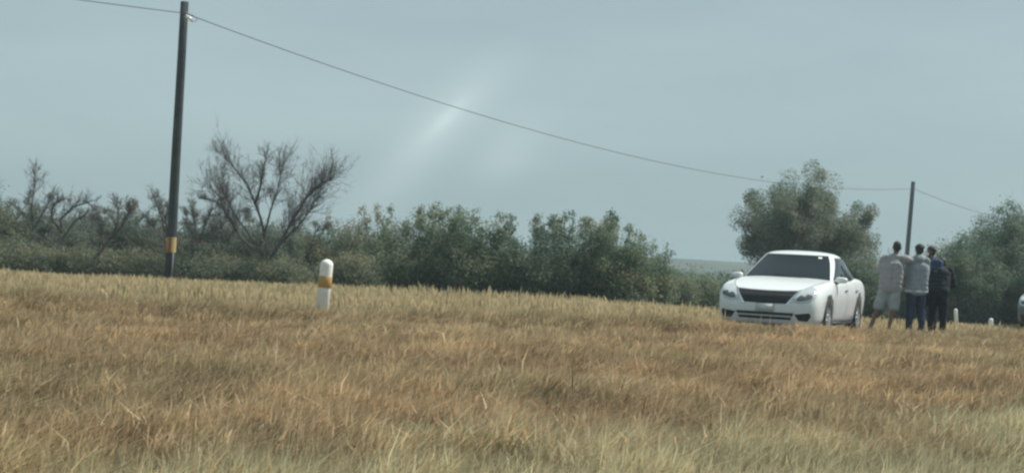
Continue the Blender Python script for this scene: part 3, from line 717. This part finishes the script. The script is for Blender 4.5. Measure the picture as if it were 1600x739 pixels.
def build_car(paint):
    root = empty('sedan_car')
    bodym = apply_boolean(body_raw.copy(), [arch_cutter(x, s) for x in (AXF, AXR) for s in (-1, 1)])
    bo = link('body', bodym, paint, root)
    for x in (AXF, AXR):
        for s in (-1, 1):
            v, f = lathe([(.366, -.17), (.366, .2)], 32)
            keep = [(p[0] + x, s * (.72 + p[2]) , p[1] + .345) for p in v]
            ff = [q for q in f[:-2] if all(keep[i][2] > .30 for i in q)] + [f[-2]]
            v2 = [(p[0], p[1] if abs(p[1]) < .86 else math.copysign(.86, p[1]), max(p[2], .22)) for p in keep]
            link('wheel_liner', mesh_py('liner', v2, ff), m_black, root)
            build_wheel(root, x, s)
    cb = link('cabin', build_cabin_mesh(), paint, root)
    # glazing
    ws = link('windscreen', cab_patch('windscreen', -.93, .93, .75, 6.0, .004, 24, 14, top=(-.94, .94), bot=(-.975, .975)), m_glass, root)
    link('rear_window', cab_patch('rear_window', 2.1, 3, 1.3, 6.0, .004, 12, 10, top=(2.2, 3.0), bot=(2.12, 3.0)), m_glass, root)
    link('rear_window', cab_patch('rear_window', 2.1, 3, 1.3, 6.0, .004, 12, 10, top=(-2.2, -3.0), bot=(-2.12, -3.0)), m_glass, root)
    for s in (1, -1):
        link('window_trim', cab_patch('trim', 0, 0, 1.02, 5.55, .003, 26, 10, top=(s * 1.13, s * 1.80), bot=(s * 1.035, s * 1.93)), m_black, root)
        link('side_window', cab_patch('sidewin', 0, 0, 1.25, 5.3, .007, 12, 10, top=(s * 1.16, s * 1.50), bot=(s * 1.07, s * 1.46)), m_glass, root)
        link('side_window', cab_patch('sidewin', 0, 0, 1.25, 5.3, .007, 12, 10, top=(s * 1.54, s * 1.75), bot=(s * 1.50, s * 1.86)), m_glass, root)
    # nose
    gr = link('grille', project('grille', [(-.54, .775), (-.30, .762), (0, .757), (.30, .762), (.54, .775), (.455, .62), (.375, .545), (0, .535), (-.375, .545), (-.455, .62)], 0, .004), m_black, root)
    for z in (.585, .635, .685, .735):
        w = .36 + (z - .53) * .62
        link('grille_bar', project('gbar', [(-w, z + .006), (w, z + .006), (w, z - .006), (-w, z - .006)], 0, .012, .04), m_seam, gr)
    for s in (1, -1):
        tr = [(s * .57, .785), (s * .54, .785), (s * .355, .533), (s * .385, .523)]
        link('chrome_strip', project('chr', tr if s > 0 else tr[::-1], 0, .010, .03), m_chrome, gr)
        a = R(34) * s
        hl = [(s * .09, .575), (s * .14, .675), (s * .27, .76), (s * .40, .81), (s * .545, .85), (s * .565, .80), (s * .50, .68), (s * .38, .605), (s * .22, .565)]
        ho = link('headlight', project('lamp', hl if s > 0 else hl[::-1], a, .004, .025, .006), m_lamp, root)
        hb = [(s * .15, .605), (s * .19, .66), (s * .25, .695), (s * .29, .67), (s * .35, .715), (s * .42, .70), (s * .41, .655), (s * .32, .622), (s * .22, .595)]
        link('lamp_bowl', project('bowl', hb if s > 0 else hb[::-1], a, .014, .02), m_lampd, ho)
        fg = [(s * .22, .375), (s * .47, .41), (s * .50, .35), (s * .44, .265), (s * .30, .27)]
        link('fog_recess', project('fog', fg if s > 0 else fg[::-1], R(26) * s, .004, .03), m_black, root)
        # mirrors
        mr = empty('mirror', (.72, s * .95, .985)); mr.parent = root
        bm = bmesh.new(); bmesh.ops.create_uvsphere(bm, u_segments=16, v_segments=10, radius=1)
        for q in bm.verts:
            x, y, z = q.co
            x, y, z = (math.copysign(abs(a) ** .7, a) for a in (x, y, z)); q.co = (x * (.075 if x > 0 else .045) * (1 - .15 * s * y), y * .108, z * .056 * (1 - .12 * s * y))
        me = bpy.data.meshes.new('mirror'); bm.to_mesh(me); bm.free(); link('housing', me, m_carclean, mr)
        tb = Tubes(); tb.add([(0, -s * .14, -.06), (0, -s * .06, -.045)], [.035, .03], 8); tb.build('mirror_arm', m_black, mr)
        # doors
        front = [(1.00, .93), (1.02, .80), (1.00, .5), (.90, .27), (-.05, .25), (-.10, .30), (-.12, .93)]
        rear = [(-.12, .93), (-.10, .30), (-.02, .25), (-.80, .25), (-.92, .40), (-1.05, .72), (-1.02, .98)]
        link('door_seam', side_line('seam', front, s), m_seam, root); link('door_seam', side_line('seam', rear, s), m_seam, root)
        for hx in (.02, -1.0):
            loc, *_ = BVH.ray_cast(Vector((hx, s * 3, .80)), Vector((0, -s, 0)))
            h = link('door_handle', box_mesh('handle', .20, .035, .032, .012), m_chrome, root); h.location = loc + Vector((0, s * .012, 0))
        sk = link('sill', box_mesh('sill', 2.0, .05, .07, .015), m_black, root); sk.location = (.07, s * .845, .215)
        tl = [(-.50 * s, .84), (-.74 * s, .90), (-.74 * s, .76), (-.48 * s, .74)]
        d = R(180) - R(12) * s
        link('tail_light', project('tail', tl, d, .006, .03), m_tail, root)
    for s in (1, -1):
        v, f = [], []
        pl = [(1.02, .80), (1.3, .775), (1.6, .735), (1.9, .68), (2.1, .615), (2.2, .56)]
        for i in range(31):
            t = i / 30 * (len(pl) - 1); k = min(int(t), len(pl) - 2); fx = pl[k][0] + (pl[k + 1][0] - pl[k][0]) * (t - k); fy = pl[k][1] + (pl[k + 1][1] - pl[k][1]) * (t - k)
            for w in (-.006, .006):
                loc, *_ = BVH.ray_cast(Vector((fx, s * (fy + w), 3)), Vector((0, 0, -1))); v.append(loc + Vector((0, 0, .002)))
        for i in range(30): f.append((2 * i, 2 * i + 1, 2 * i + 3, 2 * i + 2))
        link('bonnet_seam', mesh_py('bseam', v, f), m_seam, root)
        bs = [(s * .09, .583), (s * .22, .571), (s * .36, .606), (s * .47, .665), (s * .47, .655), (s * .36, .596), (s * .22, .562), (s * .09, .574)]
        link('bumper_seam', project('bumpseam', bs if s > 0 else bs[::-1], R(34) * s, .003, .03), m_seam, root)
    link('windscreen_sticker', cab_patch('sticker', .66, .76, 5.15, 5.5, .008, 3, 3), m_post, root)
    link('lower_intake', project('intake', [(-.50, .395), (.50, .395), (.44, .275), (-.44, .275)], 0, .004), m_black, root)
    link('splitter_bar', project('sbar', [(-.49, .345), (.49, .345), (.48, .325), (-.48, .325)], 0, .013), m_platew, root)
    pl = link('licence_plate', box_mesh('plate', .012, .31, .14, .004), m_platew, root); pl.location = (2.445, 0, .462)
    for s in (.3, -.25):
        tb = Tubes(); q0 = cab_pt(.85, s * 1.6) + Vector((.03, 0, .02)); q1 = cab_pt(1.5, s * 1.6 - .75) + Vector((.025, 0, .022))
        tb.add([q0, q1], [.008, .006], 5); tb.build('wiper', m_black, root)
    return root
def copy_tree(o, parent=None):
    c = o.copy(); COL.objects.link(c); c.parent = parent
    for ch in list(o.children): copy_tree(ch, c)
    return c
def place_car(root, px, depth, ang):
    """front bumper centre at photo column px"""
    f = Vector((-math.sin(ang), -math.cos(ang), 0)); fp = P(px, 500, depth); c = fp - f * 2.43
    root.location = (c.x, c.y, ROAD_Z + 0.004 if abs(float(road_s(c.x, c.y)) - 3.9) < 6 else float(T(c.x, c.y)))
    root.rotation_euler = (0, 0, math.atan2(f.y, f.x))
car = build_car(m_carwhite)
tag(car, 'white four door sedan with dark tinted windows parked on the road', 'car', 'cars stopped on the road')
place_car(car, 1194, 26.1, R(23.0))
car2 = copy_tree(car); tag(car2, 'grey sedan only partly in view, stopped behind the people', 'car', 'cars stopped on the road')
def repaint(o):
    for s in o.material_slots:
        if s.material in (m_carwhite, m_carclean): s.link = 'OBJECT'; s.material = m_cargrey
    for ch in o.children: repaint(ch)
repaint(car2); place_car(car2, 1648, 34.5, R(30))

# ------------------------------------------------------------------ people
def cloth(name, c, var=0.12): return mat(name, c, 0.9, spec=0.15, var=var, vscale=7, bump=0.5, bscale=18)
m_skin = mat('skin', (0.15, 0.09, 0.062), 0.55, var=0.08)
m_hair = mat('black_hair', (0.014, 0.013, 0.013), 0.6, var=0.2, vscale=40, bump=0.6, bscale=60)
class Blob:
    """overlapping ellipsoids along a skeleton, fused into one skin by a voxel remesh"""
    ico = None
    def __init__(self): self.items = []
    def ball(self, c, r): self.items.append((Vector(c), r if isinstance(r, (tuple, list)) else (r, r, r)))
    def limb(self, a, b, ra, rb, flat=1.0):
        a, b = Vector(a), Vector(b); n = max(2, int((b - a).length / (min(ra, rb) * 0.45)))
        for i in range(n + 1):
            t = i / n; r = ra + (rb - ra) * t; self.ball(a.lerp(b, t), (r, r * flat, r))
    def mesh(self, name, voxel, smooth=4, keep=0.35, folds=0.0):
        if Blob.ico is None:
            bm = bmesh.new(); bmesh.ops.create_icosphere(bm, subdivisions=2, radius=1.0); bm.verts.index_update()
            Blob.ico = (np.array([v.co[:] for v in bm.verts]), np.array([[v.index for v in f.verts] for f in bm.faces])); bm.free()
        V0, F0 = Blob.ico; V, F = [], []
        for i, (c, r) in enumerate(self.items): V.append(V0 * np.array(r) + np.array(c)); F.append(F0 + i * len(V0))
        V = np.concatenate(V); F = np.concatenate(F)
        me = mesh_np(name, V, np.full(len(F), 3), F.ravel()); o = bpy.data.objects.new('tmp', me); COL.objects.link(o)
        m = o.modifiers.new('r', 'REMESH'); m.mode = 'VOXEL'; m.voxel_size = voxel
        m = o.modifiers.new('s', 'SMOOTH'); m.factor = 0.5; m.iterations = smooth
        if folds:
            tx = bpy.data.textures.new('folds', 'CLOUDS'); tx.noise_scale = 0.11; tx.noise_depth = 1
            m = o.modifiers.new('f', 'DISPLACE'); m.texture = tx; m.strength = folds; m.mid_level = 0.5
        m = o.modifiers.new('d', 'DECIMATE'); m.ratio = keep
        res = bpy.data.meshes.new_from_object(o.evaluated_get(bpy.context.evaluated_depsgraph_get()))
        bpy.data.objects.remove(o); res.name = name; return res

def hand(bl, wrist, direction, palm_n, side, curl=0.35):
    d = Vector(direction).normalized(); n = Vector(palm_n); n = (n - d * n.dot(d)).normalized(); s = d.cross(n) * side
    for i in range(5): bl.ball(Vector(wrist) + d * (0.015 + 0.018 * i) , (0.022 + 0.003 * i,) * 3)
    for k, (o, ln) in enumerate(((-.033, .070), (-.011, .080), (.011, .075), (.032, .060))):
        p = Vector(wrist) + d * .085 + s * o; dd = d.copy()
        for j in range(8):
            bl.ball(p, .0105 - .0004 * j); dd = (dd + n * curl * 0.28).normalized(); p = p + dd * ln / 8
    p = Vector(wrist) + d * .03 - s * .03; dd = (d - s * .9 + n * .2).normalized()
    for j in range(7): bl.ball(p, .0125 - .0005 * j); p = p + dd * .009; dd = (dd + d * .12).normalized()

def person(px, depth, yaw, J, outfit, label, group='group of people standing beside the car'):
    """J: joints in metres, x to the person's right, y forward; feet on z = 0"""
    c = P(px, 500, depth); root = empty('person', (c.x, depth, ROAD_Z + .006), yaw); tag(root, label, 'person', group)
    V = {k: Vector(v) for k, v in J.items()}; fwd = Vector((0, 1, 0))
    B = Blob()
    hd = V['head']; hdir = Vector(J.get('look', (0, 1, 0))).normalized(); hs = Vector((hdir.y, -hdir.x, 0))
    B.ball(hd + Vector((0, 0, .02)), (.078, .093, .105)); B.ball(hd + hdir * .025 - Vector((0, 0, .055)), (.06, .065, .06)); B.ball(hd - hdir * .02 + Vector((0, 0, .03)), (.076, .08, .085))
    B.ball(hd + hdir * .095 - Vector((0, 0, .012)), (.014, .018, .02)); B.ball(hd + hdir * .088 - Vector((0, 0, .055)), (.026, .014, .012))
    for s in (-1, 1): B.ball(hd + hs * s * .08 - Vector((0, 0, .005)), (.014, .02, .032))
    B.limb(V['neck'], hd - Vector((0, 0, .05)), .058, .055)
    B.limb(V['neck'] - Vector((0, 0, .05)), V['chest'], .095, .15, .78); 
    for s, q in (('l', -1), ('r', 1)):
        B.limb(V['neck'] - Vector((0, 0, .03)), V['sh' + s], .06, .062)
        B.limb(V['chest'] + Vector((q * .06, 0, 0)), V['pelvis'] + Vector((q * .05, 0, 0)), .115, .115, .88)
        B.limb(V['sh' + s], V['el' + s], .055, .043); B.limb(V['el' + s], V['wr' + s], .042, .027)
        hv = V['wr' + s] - V['el' + s]; hand(B, V['wr' + s], J.get('hand' + s, hv), J.get('palm' + s, (-q, .4, -.2)), q)
        B.limb(V['pelvis'] + Vector((q * .09, 0, -.02)), V['kn' + s], .092, .060); B.limb(V['kn' + s], V['an' + s], .058, .038)
        md = V['kn' + s].lerp(V['an' + s], .28) - Vector((0, .018, 0)); B.ball(md, (.056, .058, .10))
        B.limb(V['an' + s], V['an' + s] + Vector((0, .13, -.045)), .04, .03)
    body = link('body', B.mesh('person_body', .0095), outfit.get('skin', m_skin), root)
    # hair
    H = Blob(); H.ball(hd - hdir * .014 + Vector((0, 0, .045)), (.084, .098, .092)); H.ball(hd - hdir * .035 - Vector((0, 0, .005)), (.079, .075, .085))
    if outfit.get('hair') == 'bushy':
        for k in range(26):
            a = rvec(1).normalized(); a.z = abs(a.z) * .9 - .1; H.ball(hd - hdir * .03 + Vector((0, 0, .045)) + a * .078, .03)
    hm = H.mesh('hair', .012, 1, .5)
    link('hair', hm, m_hair, root)
    for s in (-1, 1):
        E = Blob(); E.ball(hd + hdir * .083 + hs * s * .032 + Vector((0, 0, .012)), .011); link('eye', E.mesh('eye', .004, 1, .5), m_porc, root)
    # top
    S = Blob(); g = outfit['top_fat']
    S.limb(V['neck'] - Vector((0, 0, .06)), V['chest'], .10 + g * .5, .155 + g, .8); S.limb(V['neck'] - Vector((0, 0, .02)), V['neck'] - Vector((0, 0, .06)), .07, .09)
    hem = V['pelvis'] + Vector((0, 0, outfit.get('hem', -.06)))
    for s, q in (('l', -1), ('r', 1)):
        S.limb(V['neck'] - Vector((0, 0, .04)), V['sh' + s], .068, .072 + g * .3)
        S.limb(V['chest'] + Vector((q * .06, 0, 0)), hem + Vector((q * .065, 0, 0)), .130 + g, .126 + g, .96)
        e = V['el' + s]; S.limb(V['sh' + s], e, .072 + g * .4, .060 + g * .3)
        if outfit.get('sleeve', 1) > 0.9: S.limb(e, V['wr' + s], .058 + g * .3, .040)
        else: S.ball(V['sh' + s].lerp(e, .95), .064 + g * .3)
    if outfit.get('hood'):
        S.ball(V['neck'] + Vector((0, -.085, -.02)), (.11, .07, .075)); S.ball(V['neck'] + Vector((0, -.04, .03)), (.098, .09, .05))
    link(outfit['top_name'], S.mesh('top', .013, 5, .35, .03), outfit['top'], root)
    if outfit.get('hem_mat'):
        W = Blob()
        for q in (-1, 1): W.ball(hem + Vector((q * .07, 0, -.055)), (.128 + g, .118 + g * .8, .055)); 
        W.ball(hem + Vector((0, 0, -.055)), (.135 + g, .125 + g, .055)); link('shirt_hem', W.mesh('hem', .013, 3), outfit['hem_mat'], root)
    # bottom
    T_ = Blob(); T_.ball(V['pelvis'] + Vector((0, 0, .0)), (.165, .12, .10)); f = outfit['leg_fat']
    for s, q in (('l', -1), ('r', 1)):
        k = V['kn' + s]; hp = V['pelvis'] + Vector((q * .09, 0, -.03)); T_.limb(hp, hp.lerp(k, .98), .108 + f * .4, .082 + f)
        if not outfit.get('shorts'): T_.limb(k, V['an' + s] + Vector((0, 0, .0)), .078 + f, .062 + f * .6)
    link(outfit['bottom_name'], T_.mesh('bottom', .013, 4, .35, .028), outfit['bottom'], root)
    for s, q in (('l', -1), ('r', 1)):
        F_ = Blob(); a = V['an' + s]
        for j in range(7): F_.ball(a + Vector((0, -.05 + .038 * j, -.04)), (.043 + (.006 if 3 < j < 6 else 0), .045, .045 - .003 * j))
        link('shoe', F_.mesh('shoe', .011, 3), outfit['shoe'], root)
    return root
m_shoe = mat('dark_shoe', (0.05, 0.05, 0.05), 0.6)
stand = dict(pelvis=(0, 0, .95), chest=(0, .01, 1.27), neck=(0, 0, 1.50), head=(0, .03, 1.665), shl=(-.185, 0, 1.44), shr=(.185, 0, 1.44), ell=(-.25, .02, 1.15), elr=(.25, .02, 1.15), wrl=(-.22, .20, .98), wrr=(.22, .20, .98),
             knl=(-.11, .02, .50), knr=(.11, .02, .50), anl=(-.12, -.02, .085), anr=(.12, -.02, .085))
jm = dict(stand, pelvis=(0, 0, .95), chest=(.02, .02, 1.28), neck=(.07, .03, 1.52), head=(.10, .06, 1.69), shl=(-.14, .02, 1.44), shr=(.26, .03, 1.47), ell=(-.20, .13, 1.20), wrl=(-.08, .32, 1.10),
          elr=(.45, .16, 1.43), wrr=(.60, .35, 1.44), knl=(-.20, .05, .50), knr=(.07, -.03, .50), anl=(-.36, -.02, .085), anr=(-.02, -.16, .085))
person(1389, 30.9, R(-4), jm, dict(top=cloth('grey_shirt', (0.28, 0.278, 0.28)), top_name='shirt', top_fat=.055, bottom=cloth('grey_shorts', (0.28, 0.31, 0.31)), bottom_name='shorts', leg_fat=.045, shorts=True, sleeve=1, shoe=m_shoe, skin=m_skin),
       'person seen from behind in loose pale grey shirt and grey shorts, arm stretched out')
j2 = dict(stand, head=(.03, .03, 1.665), chest=(.01, .0, 1.27), anl=(-.13, 0, .085), anr=(.13, -.03, .085), shl=(-.165, .0, 1.44), shr=(.165, .0, 1.44), ell=(-.215, .04, 1.16), wrl=(-.18, .20, 1.00), elr=(.20, .08, 1.16), wrr=(.10, .28, 1.12))
person(1430, 31.1, R(6), j2, dict(top=cloth('grey_hoodie', (0.25, 0.285, 0.305)), top_name='hoodie', top_fat=.046, hood=True, hem_mat=cloth('white_hem', (0.66, 0.68, 0.69)), bottom=cloth('blue_jeans', (0.038, 0.05, 0.08)), bottom_name='jeans', leg_fat=.012, shoe=m_shoe, hair='bushy'),
       'person seen from behind in grey hoodie with white hem and blue jeans')
m_mask = cloth('white_face_mask', (0.8, 0.8, 0.8), 0.03)
j3 = dict(stand, head=(.0, .02, 1.655), look=(.75, .66, 0))
p3 = person(1449, 31.9, R(150), j3, dict(top=cloth('blue_jacket', (0.045, 0.07, 0.13)), top_name='jacket', top_fat=.024, hood=True, bottom=cloth('navy_trousers', (0.03, 0.037, 0.055)), bottom_name='trousers', leg_fat=.012, shoe=m_shoe, hair='bushy'),
       'person in blue jacket and white face mask, half hidden behind the grey hoodie')
K = Blob(); hh = Vector(j3['head']); lk = Vector(j3['look']).normalized()
K.ball(hh + lk * .062 - Vector((0, 0, .045)), (.055, .055, .055)); link('face_mask', K.mesh('mask', .01, 2, .6), m_mask, p3)
j4 = dict(stand, pelvis=(0, -.04, .90), chest=(.0, .12, 1.16), neck=(0, .24, 1.32), head=(0, .36, 1.42), shl=(-.18, .2, 1.28), shr=(.18, .2, 1.28), ell=(-.24, .26, 1.0), elr=(.25, .26, 1.0), wrl=(-.14, .46, .95), wrr=(.14, .46, .95))
person(1464, 31.6, R(-25), j4, dict(top=cloth('black_jacket', (0.022, 0.025, 0.03)), top_name='jacket', top_fat=.042, bottom=cloth('black_trousers', (0.018, 0.02, 0.024)), bottom_name='trousers', leg_fat=.015, shoe=m_shoe),
       'person dressed all in black, stooping beside the others')

# ------------------------------------------------------------------ grass
m_grass = leaf_mat('dry_grass_blade', 0.45, 0.7)
def blades(x, y, h, w, lean, c0, c1, seedhead, name, label):
    """one bent blade per root: root pair, knee pair, tip; seed heads are widest at the knee"""
    n = len(x); z = T(x, y) - 0.01
    a = rng.random(n) * 2 * math.pi; sd = np.stack((np.cos(a), np.sin(a), np.zeros(n)), 1)
    ln = np.stack((lean[:, 0], lean[:, 1], np.zeros(n)), 1)
    p = np.stack((x, y, z), 1); hv = h[:, None]; kf = np.where(seedhead, 0.68, 0.55)[:, None]
    knee = p + np.array([[0, 0, 1]]) * hv * kf + ln * hv * 0.30; tip = p + np.array([[0, 0, 1]]) * hv * (1 - 0.25 * np.linalg.norm(ln, axis=1, keepdims=True)) + ln * hv
    wb = (w * np.where(seedhead, 0.35, 1.0))[:, None]; wk = (w * np.where(seedhead, 2.2, 0.85))[:, None]
    V = np.stack((p - sd * wb / 2, p + sd * wb / 2, knee + sd * wk / 2, knee - sd * wk / 2, tip), 1).reshape(-1, 3)
    o = np.arange(n)[:, None] * 5
    lp = np.concatenate((o + np.array([[0, 1, 2, 3]]), o + np.array([[3, 2, 4]])), 1).ravel()
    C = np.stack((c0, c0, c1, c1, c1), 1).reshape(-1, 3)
    ob = link(name, mesh_np(name, V, np.tile([4, 3], n), lp, np.clip(C, 0, 1)), m_grass, smooth=False)
    return tag(ob, label, 'grass', kind='stuff')

def scatter(n, y0, y1, half):
    y = rng.uniform(y0, y1, n * 2); x = rng.uniform(-1, 1, n * 2) * (half(y1)); k = np.abs(x) < half(y); return x[k], y[k]
half = lambda y: 0.355 * y + 2.4
BROWN = np.array([0.475, 0.368, 0.222]); REDB = np.array([0.51, 0.365, 0.215]); STRAW = np.array([0.57, 0.515, 0.325]); OLV = np.array([0.41, 0.355, 0.20])
def field():
    xs, ys = [], []
    for (a, c, dens) in ((5.5, 9, 1500), (9, 13, 1400), (13, 18, 1150), (18, 24, 950), (24, 32, 800)):
        area = (half(a) + half(c)) * (c - a); x, y = scatter(int(area * dens * 0.75), a, c, half); xs.append(x); ys.append(y)
    x = np.concatenate(xs); y = np.concatenate(ys); s = road_s(x, y)
    k = (s < S0 - 0.15 + 0.25 * (N1(x, y, 0.7) - 0.5)) & (rng.random(len(x)) < 0.45 + 0.75 * sstep(0.25, 0.5, N1(x, y, 0.45) * 0.6 + N3(x, y, 1.3) * 0.4)); x, y, s = x[k], y[k], s[k]; n = len(x)
    patch = N1(x, y, 2.1) * 0.6 + N2(x, y, 0.8) * 0.4; patch2 = N3(x, y * 0.6, 3.3) * 0.65 + N2(x + 9, y, 1.1) * 0.35
    clump = N2(x, y, 0.32) * 0.6 + N3(x, y, 0.16) * 0.4
    # tall straw grass closest to the road the picture is taken from, more of it to the right
    near = 1 - sstep(6.9, 10.6, y + (N2(x, y, 1.4) - 0.5) * 3.4 - 1.0 * np.clip(x, -3, 6))
    straw = rng.random(n) < (0.08 + 0.80 * near)
    h = 0.17 + 0.20 * clump + 0.10 * rng.random(n) + 0.12 * (patch - 0.4)
    h = np.where(straw, h * (1.0 + 0.12 * near), h); edge = sstep(-2.2, -0.6, s); lf_ = 1 - sstep(-1, 4, x); h = h * (1 - 0.38 * sstep(-7, -1, s)) ; rgt = sstep(6.5, 8.5, x); h = h * (1 - 0.4 * edge) + edge * (0.235 + 0.05 * lf_ + 0.08 * rgt) * (0.75 + 0.5 * patch); h = np.maximum(h, 0.08)
    tall = rng.random(n) < 0.012; h = np.where(tall, h * 1.4, h)
    ang = rng.normal(0.15, 1.0, n) + 0.8 * (patch2 - 0.5); mag = np.abs(rng.normal(0.48, 0.30, n)); lean = np.stack((np.cos(ang) * mag, np.sin(ang) * mag * 0.8), 1)
    w = (0.0036 + 0.0030 * rng.random(n)) * (0.75 + y / 22) * (1 + 0.7 * near)
    head = (rng.random(n) < 0.45) & ~straw
    t = np.clip((patch2 - 0.30) / 0.4, 0, 1)[:, None]; g = (np.clip((patch - 0.56) / 0.25, 0, 1) * 0.45)[:, None]
    base = BROWN * (1 - t) + REDB * t; base = base * (1 - g) + OLV * g
    nn = near[:, None]; st = STRAW * (0.72 + 0.28 * nn) ; base = np.where(straw[:, None], st, base); ye = (sstep(-1.1, -0.2, s) * (0.25 + 0.6 * lf_) * (rng.random(n) < 0.8))[:, None]; base = base * (1 - ye) + np.array([0.44, 0.365, 0.215]) * ye
    br = (0.60 + 0.62 * rng.random(n) + 0.9 * (clump - 0.5) + 0.35 * (N1(x + 5, y, 0.9) - 0.5))[:, None]
    pale = (rng.random(n) < 0.03)[:, None]
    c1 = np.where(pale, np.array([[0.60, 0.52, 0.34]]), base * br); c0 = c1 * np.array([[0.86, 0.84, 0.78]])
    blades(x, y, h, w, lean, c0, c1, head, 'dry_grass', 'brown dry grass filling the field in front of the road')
field()
def verge():
    n = 150000; a = rng.uniform(-32, 55, n); s = S1 + 0.15 + rng.random(n) ** 1.25 * 20
    x = RD_O[0] + RD_U[0] * a + RD_N[0] * s; y = RD_O[1] + RD_U[1] * a + RD_N[1] * s
    k = np.abs(x) < 0.40 * y + 2; x, y, s = x[k], y[k], s[k]; n = len(x)
    patch = N1(x, y, 2.4) * 0.6 + N2(x, y, 0.7) * 0.4
    keep = rng.random(n) < np.where(s < S1 + 6, 1.0, 0.55); x, y, s, patch = x[keep], y[keep], s[keep], patch[keep]; n = len(x)
    h = (0.08 + 0.20 * patch * sstep(S1, S1 + 1.6, s) + 0.08 * rng.random(n)) * (1 - 0.2 * (1 - sstep(-6, 2, x))) * (1 - 0.40 * sstep(5, 12, x)) * (0.7 + 0.65 * N3(x, y, 2.2)) + 0.12 * sstep(0.45, 0.8, N2(x + 40, y, 3.5)) * sstep(S1, S1 + 1.6, s)
    tall = rng.random(n) < 0.03; h = np.where(tall, h * 1.3, h)
    ang = rng.random(n) * 2 * math.pi; mag = np.abs(rng.normal(0.12, 0.12, n)); lean = np.stack((np.cos(ang) * mag, np.sin(ang) * mag), 1)
    w = 0.011 + 0.010 * rng.random(n)
    base = np.array([0.50, 0.41, 0.245]) * (0.8 + 0.4 * rng.random((n, 1))); g = np.clip((patch - 0.5) / 0.25, 0, 1)[:, None] * 0.25
    base = base * (1 - g) + np.array([0.36, 0.33, 0.19]) * g
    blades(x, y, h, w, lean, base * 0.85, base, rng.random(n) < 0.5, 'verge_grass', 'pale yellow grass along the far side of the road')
verge()

# ------------------------------------------------------------------ haze
def haze():
    o = link('haze', box_mesh('haze', 3000, 3000, 13, 0), None, smooth=False); o.location = (0, 33, 4.8)
    m = bpy.data.materials.new('haze_air'); m.use_nodes = True; nt = m.node_tree; nt.nodes.clear()
    v = nt.nodes.new('ShaderNodeVolumePrincipled'); v.inputs['Color'].default_value = (0.52, 0.66, 0.70, 1); v.inputs['Density'].default_value = 0.0011; v.inputs['Anisotropy'].default_value = 0.2
    oo = nt.nodes.new('ShaderNodeOutputMaterial'); nt.links.new(v.outputs[0], oo.inputs['Volume']); o.data.materials.append(m)
    tag(o, 'thin pale haze hanging in the air over the plain', 'haze', kind='stuff')
haze()
